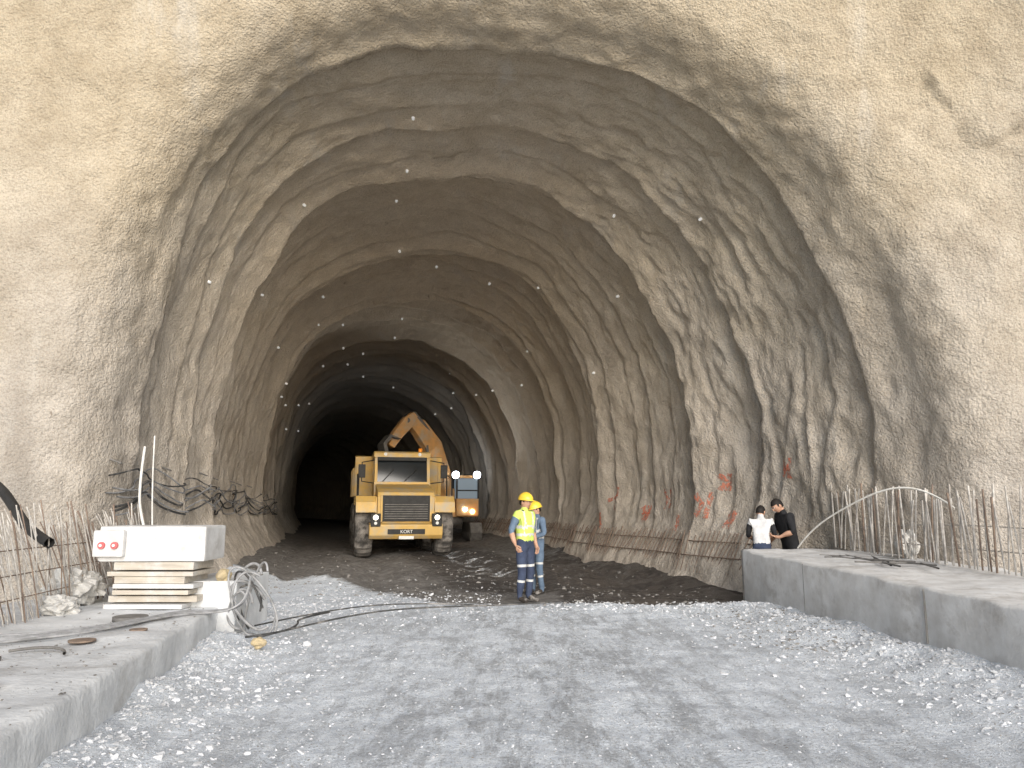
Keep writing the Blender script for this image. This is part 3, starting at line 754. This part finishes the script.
def boxbeam(name,pts,w,hs,m,parent):
    bm=bmesh.new();rings=[]
    pts=[Vector(p) for p in pts]
    for i,p in enumerate(pts):
        d=(pts[min(i+1,len(pts)-1)]-pts[max(i-1,0)]).normalized()
        side=d.cross(Vector((0,0,1))).normalized();up=side.cross(d)
        h=hs[i]
        rings.append([bm.verts.new(p+side*a*w/2+up*b*h/2) for a,b in((-1,-1),(1,-1),(1,1),(-1,1))])
    for a,b in zip(rings[:-1],rings[1:]):
        for i in range(4):bm.faces.new((a[i],a[(i+1)%4],b[(i+1)%4],b[i]))
    bm.faces.new(rings[0]);bm.faces.new(rings[-1])
    bmesh.ops.recalc_face_normals(bm,faces=bm.faces)
    bmesh.ops.bevel(bm,geom=list(bm.edges),offset=.02,segments=1,affect='EDGES')
    return bm_obj(name,bm,m,parent)
# boom rises to the left over the truck body, stick folds down to a curled bucket
boxbeam('boom',[(-.1,-.7,1.6),(-.30,-1.2,3.1),(-.85,-1.7,4.35),(-1.55,-2.1,5.25),(-2.0,-2.4,5.5)],.46,[.55,.75,.90,.75,.45],Or,E)
boxbeam('stick',[(-1.75,-2.5,5.75),(-2.05,-2.65,5.40),(-2.55,-2.9,4.75),(-2.8,-3.0,4.25)],.36,[.28,.55,.45,.3],Or,E)
cyl('boom_pivot',(-1.98,-2.15,5.45),(-2.06,-2.85,5.45),.12,M['steel'],E)
cable('boom_ram',[([(-.6,-1.6,2.0),(-1.15,-2.1,4.4)],.09)],M['steel'],E)
cable('stick_ram',[([(-.95,-1.9,5.0),(-1.75,-2.5,5.85)],.08)],M['steel'],E)
cable('boom_hoses',[([(-.2,-1.0,3.4),(-.7,-1.5,4.9),(-1.5,-2.1,5.8),(-2.1,-2.6,5.95),(-2.6,-2.9,5.0)],.03)],Bk,E)
bm=bmesh.new()
prof=[(0,0),(.5,.1),(.75,-.35),(.55,-.85),(.1,-1.05),(-.35,-.9),(-.3,-.8),(.1,-.92),(.42,-.75),(.6,-.35),(.4,0)]
a=[bm.verts.new((-.5,y,z)) for y,z in prof];b=[bm.verts.new((.5,y,z)) for y,z in prof]
for i in range(len(prof)):
    bm.faces.new((a[i],b[i],b[(i+1)%len(prof)],a[(i+1)%len(prof)]))
bm.faces.new(a);bm.faces.new(b[::-1])
bmesh.ops.rotate(bm,cent=(0,0,0),matrix=Euler((R(10),0,R(105))).to_matrix(),verts=bm.verts)
bmesh.ops.translate(bm,vec=(-2.45,-3.05,4.55),verts=bm.verts)
bm_obj('bucket',bm,M['steel'],E)
LW=emis('work_lamp_lit',(.85,.93,1.0),16);LO=emis('side_lamp_lit',(1.0,.50,.18),8)
for p in ((.30,-1.27,3.10),(1.30,-1.27,3.10)):
    box('work_lamp_housing',(p[0]-.18,p[1],p[2]-.16),(p[0]+.18,p[1]+.12,p[2]+.16),Bk,E,.02)
    cyl('work_lamp',(p[0],p[1]-.05,p[2]),(p[0],p[1]+.0,p[2]),.17,LW,E)
    li=bpy.data.lights.new('work_lamp_light','SPOT');li.energy=330;li.color=(.95,.95,.92);li.spot_size=R(120);li.spot_blend=1.0;li.shadow_soft_size=.15
    lo=bpy.data.objects.new('work_lamp_light',li);COL.objects.link(lo);lo.parent=E;lo.location=(p[0],p[1]-.12,p[2]);lo.rotation_euler=(R(-112),0,R(-12))
box('rear_lamp_housing',(.9,.62,3.02),(1.2,.74,3.22),Bk,E,.02)
cyl('rear_lamp',(1.05,.74,3.12),(1.05,.78,3.12),.10,LW,E)
li=bpy.data.lights.new('rear_lamp_light','SPOT');li.energy=160;li.color=(.78,.88,1.0);li.spot_size=R(130);li.spot_blend=1.0;li.shadow_soft_size=.15
lo=bpy.data.objects.new('rear_lamp_light',li);COL.objects.link(lo);lo.parent=E;lo.location=(1.05,.85,3.12);lo.rotation_euler=(R(100),0,R(12))
cyl('side_lamp',(1.1,-1.27,1.40),(1.1,-1.21,1.40),.12,LO,E)
cyl('side_lamp_b',(.75,-1.27,1.50),(.75,-1.21,1.50),.09,LW,E)

# ------------------------------------------------------------ people
def skin_mesh(verts,edges,radii,root=0,sub=2):
    me=bpy.data.meshes.new('tmp');me.from_pydata([tuple(v) for v in verts],edges,[])
    ob=bpy.data.objects.new('tmp',me);COL.objects.link(ob)
    sk=ob.modifiers.new('s','SKIN');sk.use_smooth_shade=True
    for i,r in enumerate(radii):
        me.skin_vertices[0].data[i].radius=r if isinstance(r,tuple) else (r,r)
        me.skin_vertices[0].data[i].use_root=(i==root)
    su=ob.modifiers.new('u','SUBSURF');su.levels=sub;su.render_levels=sub
    dg=bpy.context.evaluated_depsgraph_get();ev=ob.evaluated_get(dg)
    m2=bpy.data.meshes.new_from_object(ev)
    bpy.data.objects.remove(ob);return m2
def lerp(a,b,t):return tuple(a[i]+(b[i]-a[i])*t for i in range(3))
def person(name,loc,rz,J,mats,stripes=True,helmet=False,head_rot=(0,0,0),bulk=1.0,sc=1):
    E_=empty(name,loc,rz,sc)
    V=[];Ed=[];Rd=[];idx={}
    def add(k,p,r,par=None):
        idx[k]=len(V);V.append(p);Rd.append(r)
        if par is not None:Ed.append((idx[par],idx[k]))
    pel,ches,neck=J['pelvis'],J['chest'],J['neck']
    add('pelvis',pel,(.150*bulk,.115*bulk))
    add('waist',lerp(pel,ches,.45),(.140*bulk,.105*bulk),'pelvis')
    add('chest',ches,(.165*bulk,.115*bulk),'waist')
    add('ntop',lerp(ches,neck,.62),(.105,.085),'chest')
    add('neck',neck,(.058,.058),'ntop')
    add('skull',J['head'],(.06,.06),'neck')
    for s in ('L','R'):
        sh,el,wr,hd=J['sh'+s],J['el'+s],J['wr'+s],J['hd'+s]
        add('sh'+s,sh,.073*bulk,'chest');add('ua'+s,lerp(sh,el,.5),.058*bulk,'sh'+s);add('el'+s,el,.048*bulk,'ua'+s)
        add('fa'+s,lerp(el,wr,.5),.044,'el'+s);add('wr'+s,wr,.030,'fa'+s);add('pm'+s,lerp(wr,hd,.7),(.036,.022),'wr'+s)
        hp_,kn,an,to=J['hp'+s],J['kn'+s],J['an'+s],J['to'+s]
        add('hp'+s,hp_,.098*bulk,'pelvis');add('th'+s,lerp(hp_,kn,.5),.086*bulk,'hp'+s);add('kn'+s,kn,.066*bulk,'th'+s)
        add('sn'+s,lerp(kn,an,.45),.064*bulk,'kn'+s);add('an'+s,an,.050,'sn'+s);
        add('ft'+s,lerp(an,to,.55),.044,'an'+s);add('to'+s,to,.038,'ft'+s)
    me=skin_mesh(V,Ed,Rd,0,3)
    bones=[]
    def bn(a,b,lab,ra=.1):bones.append((np.array(a),np.array(b),lab,ra))
    bn(pel,lerp(pel,ches,.25),'pants',.14);bn(lerp(pel,ches,.2),ches,'vest',.15);bn(ches,lerp(ches,neck,.75),'vest',.12);bn(neck,J['head'],'skin',.06)
    for s in ('L','R'):
        bn(ches,J['sh'+s],'vest',.09)
        bn(lerp(J['sh'+s],J['el'+s],.12),J['el'+s],'sleeve',.06);bn(J['el'+s],lerp(J['el'+s],J['wr'+s],.93),'sleeve2',.045);bn(J['wr'+s],J['hd'+s],'skin',.035)
        bn(pel,J['hp'+s],'pants',.1);bn(J['hp'+s],J['kn'+s],'thigh',.085);bn(J['kn'+s],J['an'+s],'shin',.06);bn(lerp(J['an'+s],J['to'+s],.05),J['to'+s],'boot',.05)
    order=['vest','sleeve','sleeve2','skin','pants','boot','refl']
    for k_ in order:
        me.materials.append(mats.get(k_,M['refl'] if k_=='refl' else M['skin']))
    nf=len(me.polygons);C=np.zeros(nf*3);me.polygons.foreach_get('center',C);C=C.reshape(-1,3)
    D=[];Tt=[]
    for a,b,lab,ra in bones:
        ab=b-a;t=np.clip(((C-a)@ab)/max(ab@ab,1e-9),0,1);D.append(np.linalg.norm(C-(a+t[:,None]*ab),axis=1)-ra*.8);Tt.append(t)
    D=np.array(D);Tt=np.array(Tt);bi=D.argmin(0);tt=Tt[bi,np.arange(nf)]
    ax=np.array(ches)-np.array(pel);al=np.linalg.norm(ax);hz=((C-np.array(pel))@(ax/al))/al
    mi=np.zeros(nf,int)
    for i in range(nf):
        lab=bones[bi[i]][2];t=tt[i]
        if lab=='shin':lab='refl' if (stripes and .30<t<.40) else 'pants'
        elif lab=='thigh':lab='refl' if (stripes and .72<t<.83) else 'pants'
        elif lab=='vest' and stripes:
            if .30<hz[i]<.43 or .66<hz[i]<.79:lab='refl'
            elif hz[i]>.8 and .085<abs(C[i,0]-ches[0])<.125:lab='refl'
        mi[i]=order.index(lab)
    me.polygons.foreach_set('material_index',mi.astype(np.int32));me.polygons.foreach_set('use_smooth',np.ones(nf,bool))
    nv=len(me.vertices);co_=np.zeros(nv*3);me.vertices.foreach_get('co',co_);co_=co_.reshape(-1,3)
    no_=np.zeros(nv*3);me.vertices.foreach_get('normal',no_);no_=no_.reshape(-1,3)
    co_+=no_*(.010*fbm(co_[:,0]*9,co_[:,1]*9,co_[:,2]*7,2))[:,None]
    me.vertices.foreach_set('co',co_.reshape(-1));me.update()
    newobj('body',me,[],E_)
    for s in ('L','R'):
        wr,hd=Vector(J['wr'+s]),Vector(J['hd'+s]);d=(hd-wr).normalized()
        sgn=1 if s=='L' else -1
        fw=Vector((0,-1,0));
        if abs(d.dot(fw))>.8:fw=Vector((-sgn,0,0))
        w_=(fw-d*fw.dot(d)).normalized()
        pn=d.cross(w_).normalized()
        if pn.dot(Vector(ches)-hd)<0:pn=-pn
        root=wr+d*.035;V2=[root];E2=[];R2=[.018]
        for k_,(off,ln) in enumerate(((.028,.070),(.010,.080),(-.008,.074),(-.026,.058))):
            b0=hd+w_*off-d*.005;i0_=len(V2)
            V2+= [b0,b0+d*ln*.42+pn*.006,b0+d*ln*.72+pn*.022,b0+d*ln*.88+pn*.042]
            R2+=[.0105,.0095,.0085,.0075];E2+=[(0,i0_),(i0_,i0_+1),(i0_+1,i0_+2),(i0_+2,i0_+3)]
        i0_=len(V2);V2+=[wr+d*.03+w_*.032,wr+d*.062+w_*.052+pn*.012,wr+d*.088+w_*.055+pn*.026];R2+=[.013,.011,.009];E2+=[(0,i0_),(i0_,i0_+1),(i0_+1,i0_+2)]
        hm=skin_mesh(V2,E2,R2,0,2);hm.materials.append(M['skin'])
        hm.polygons.foreach_set('use_smooth',np.ones(len(hm.polygons),bool))
        newobj('hand_'+s,hm,[],E_)
    H=bpy.data.objects.new('head',None);COL.objects.link(H);H.parent=E_;H.location=J['head'];H.rotation_euler=head_rot
    bm=bmesh.new();bmesh.ops.create_uvsphere(bm,u_segments=32,v_segments=24,radius=1)
    for v in bm.verts:
        x,y,z=v.co
        wx=.076*(1-.22*max(0,-z)**1.3);
        yy=y*.097
        if z<0 and y<0:yy*=1-.10*(-z)
        if z<-.2 and y>0:yy*=1-.35*(-z-.2)
        p=Vector((x*wx,yy,z*.118))
        if y<-.5:
            if abs(abs(p.x)-.030)<.014 and abs(p.z-.012)<.013:p.y+=.006
            if abs(p.x)<.03 and -.115<p.z<-.085:p.y-=.008
        v.co=p
    bm_obj('face',bm,M['skin'],H,True)
    ell('nose',(0,-.100,-.016),(.011,.016,.020),M['skin'],H,10)
    for s in (-1,1):
        ell('ear',(s*.078,.008,-.005),(.010,.020,.031),M['skin'],H,10)
        ell('eye',(s*.030,-.083,.013),(.013,.008,.008),M['eye'],H,10);ell('iris',(s*.030,-.0895,.013),(.005,.003,.005),M['hair'],H,8)
        ell('brow',(s*.030,-.090,.034),(.017,.006,.004),M['hair'],H,8)
    ell('mouth',(0,-.087,-.055),(.023,.008,.006),M['lip'],H,10)
    bm=bmesh.new();bmesh.ops.create_uvsphere(bm,u_segments=30,v_segments=22,radius=1)
    kill=[]
    for v in bm.verts:
        x,y,z=v.co
        lim=.35 if y<-.35 else(-.05 if y<.15 else -.45)
        if z<lim:kill.append(v)
        n_=1+.03*float(fbm(x*6,y*6,z*6,2));v.co=Vector((x*.084*n_,y*.106*n_+.002,z*.127*n_))
    bmesh.ops.delete(bm,geom=kill,context='VERTS')
    bm_obj('hair',bm,M['hair'],H,True)
    if helmet:
        bm=bmesh.new();bmesh.ops.create_uvsphere(bm,u_segments=36,v_segments=24,radius=1)
        kill=[v for v in bm.verts if v.co.z<-.02]
        bmesh.ops.delete(bm,geom=kill,context='VERTS')
        for v in bm.verts:
            x,y,z=v.co
            rid=.007 if (abs(x)<.14 and z>.2) else 0
            v.co=Vector((x*.108,y*.132,.045+z*(.112)+rid))
        r=[e for e in bm.edges if e.is_boundary]
        ex=bmesh.ops.extrude_edge_only(bm,edges=r)
        for v in [g for g in ex['geom'] if isinstance(g,bmesh.types.BMVert)]:
            f_=1.10 if v.co.y>-.02 else 1.12+.32*max(0,-v.co.y/.13)
            v.co=Vector((v.co.x*1.10,v.co.y*f_,v.co.z-.010))
        ho=bm_obj('hard_hat',bm,M['helmet'],H,True)
        so=ho.modifiers.new('t','SOLIDIFY');so.thickness=.004
    return E_
def standing():
    return dict(pelvis=(0,0,.96),chest=(0,.0,1.30),neck=(0,.005,1.475),head=(0,-.015,1.60),
     shL=(.175,.01,1.40),elL=(.245,.04,1.13),wrL=(.25,-.04,.90),hdL=(.245,-.06,.82),
     shR=(-.175,.01,1.40),elR=(-.255,.05,1.13),wrR=(-.25,-.03,.90),hdR=(-.245,-.05,.82),
     hpL=(.092,0,.91),knL=(.115,-.02,.50),anL=(.125,.03,.09),toL=(.15,-.15,.042),
     hpR=(-.092,0,.91),knR=(-.11,-.03,.50),anR=(-.12,.02,.09),toR=(-.145,-.16,.042))
def gh(x,y):return float(ground_h(np.array([x]),np.array([y]))[0])
wm=dict(vest=M['hivis'],sleeve=M['bluegrey'],sleeve2=M['skin'],skin=M['skin'],pants=M['navy'],boot=M['boot'])
J=standing();J['elR']=(-.26,.08,1.14);J['wrR']=(-.22,.02,.92);J['hdR']=(-.20,-.02,.845)
person('construction_worker',(.22,13.2,gh(.22,13.2)),R(50),J,wm,True,True,head_rot=(R(6),0,R(5)),bulk=1.06,sc=1.05)
wm2=dict(vest=M['bluegrey'],sleeve=M['bluegrey'],sleeve2=M['bluegrey'],skin=M['skin'],pants=M['bluegrey'],boot=M['boot'])
J=standing();J['elL']=(.27,-.02,1.15);J['wrL']=(.12,-.22,1.06);J['hdL']=(.05,-.25,1.09)
person('construction_worker',(.46,14.5,gh(.46,14.5)),R(-55),J,wm2,True,True,head_rot=(R(14),0,R(-10)),bulk=1.05,sc=.97)
def lean(J,y0,a):
    """bend the upper body forward about the hips"""
    out={}
    for k_,p in J.items():
        if p[2]>.93 or k_[:2] in('wr','hd'):
            dz=p[2]-.93;dy=p[1];out[k_]=(p[0],dy*math.cos(a)-dz*math.sin(a),.93+dz*math.cos(a)+dy*math.sin(a))
        else:out[k_]=p
    return out
wa=dict(vest=M['white'],sleeve=M['black'],sleeve2=M['skin'],skin=M['skin'],pants=M['navy'],boot=M['boot'])
J=standing();J['elL']=(.24,-.06,1.16);J['wrL']=(.14,-.27,1.10);J['hdL']=(.10,-.34,1.13);J['elR']=(-.24,-.06,1.16);J['wrR']=(-.14,-.27,1.10);J['hdR']=(-.10,-.34,1.13)
J=lean(J,0,R(14));J['head']=(0,J['head'][1]-.04,J['head'][2]-.02)
person('man',(4.43,13.75,gh(4.43,13.75)),R(160),J,wa,False,False,head_rot=(R(22),0,R(-20)),sc=.98)
wb=dict(vest=M['black'],sleeve=M['black'],sleeve2=M['skin'],skin=M['skin'],pants=M['black'],boot=M['boot'])
J=standing();J['elL']=(.26,-.05,1.15);J['wrL']=(.12,-.26,1.10);J['hdL']=(.07,-.33,1.14);J['elR']=(-.26,-.05,1.15);J['wrR']=(-.12,-.26,1.10);J['hdR']=(-.07,-.33,1.14)
J=lean(J,0,R(13));J['head']=(0,J['head'][1]-.05,J['head'][2]-.02)
mb=person('man',(4.98,13.85,gh(4.98,13.85)),R(-78),J,wb,False,False,head_rot=(R(36),0,0),bulk=1.08,sc=1.06)
ph=box('mobile_phone_in_hand',(-.037,-.075,-.006),(.037,.075,.006),Bk,mb,.004,rot=(R(40),0,0));ph.location=(0,J['hdL'][1]-.07,J['hdL'][2]+.03)

# ------------------------------------------------------------ light, sky, camera
w=bpy.data.worlds.new('World');scene.world=w;w.use_nodes=True
nt=w.node_tree;bg=nt.nodes['Background'];sky=nt.nodes.new('ShaderNodeTexSky');sky.sky_type='NISHITA';sky.sun_disc=False
EL,AZ=R(20),R(166)
sky.sun_elevation=EL;sky.sun_rotation=AZ;sky.dust_density=1.0
nt.links.new(sky.outputs[0],bg.inputs[0]);bg.inputs[1].default_value=.15
sl=bpy.data.lights.new('sun','SUN');sl.energy=5.0;sl.angle=R(52);sl.color=(1.0,.96,.90)
so=bpy.data.objects.new('sun',sl);COL.objects.link(so)
dirv=Vector((math.sin(AZ)*math.cos(EL),math.cos(AZ)*math.cos(EL),math.sin(EL)))
so.rotation_euler=dirv.to_track_quat('Z','Y').to_euler()
cam=bpy.data.cameras.new('camera');co=bpy.data.objects.new('camera',cam);COL.objects.link(co)
co.location=(0,0,1.55);co.rotation_euler=(R(99.3),0,0);cam.lens=26.7;cam.sensor_width=36;cam.clip_end=1000;cam.clip_start=.05
scene.camera=co
scene.view_settings.view_transform='Standard';scene.view_settings.look='None';scene.view_settings.exposure=0
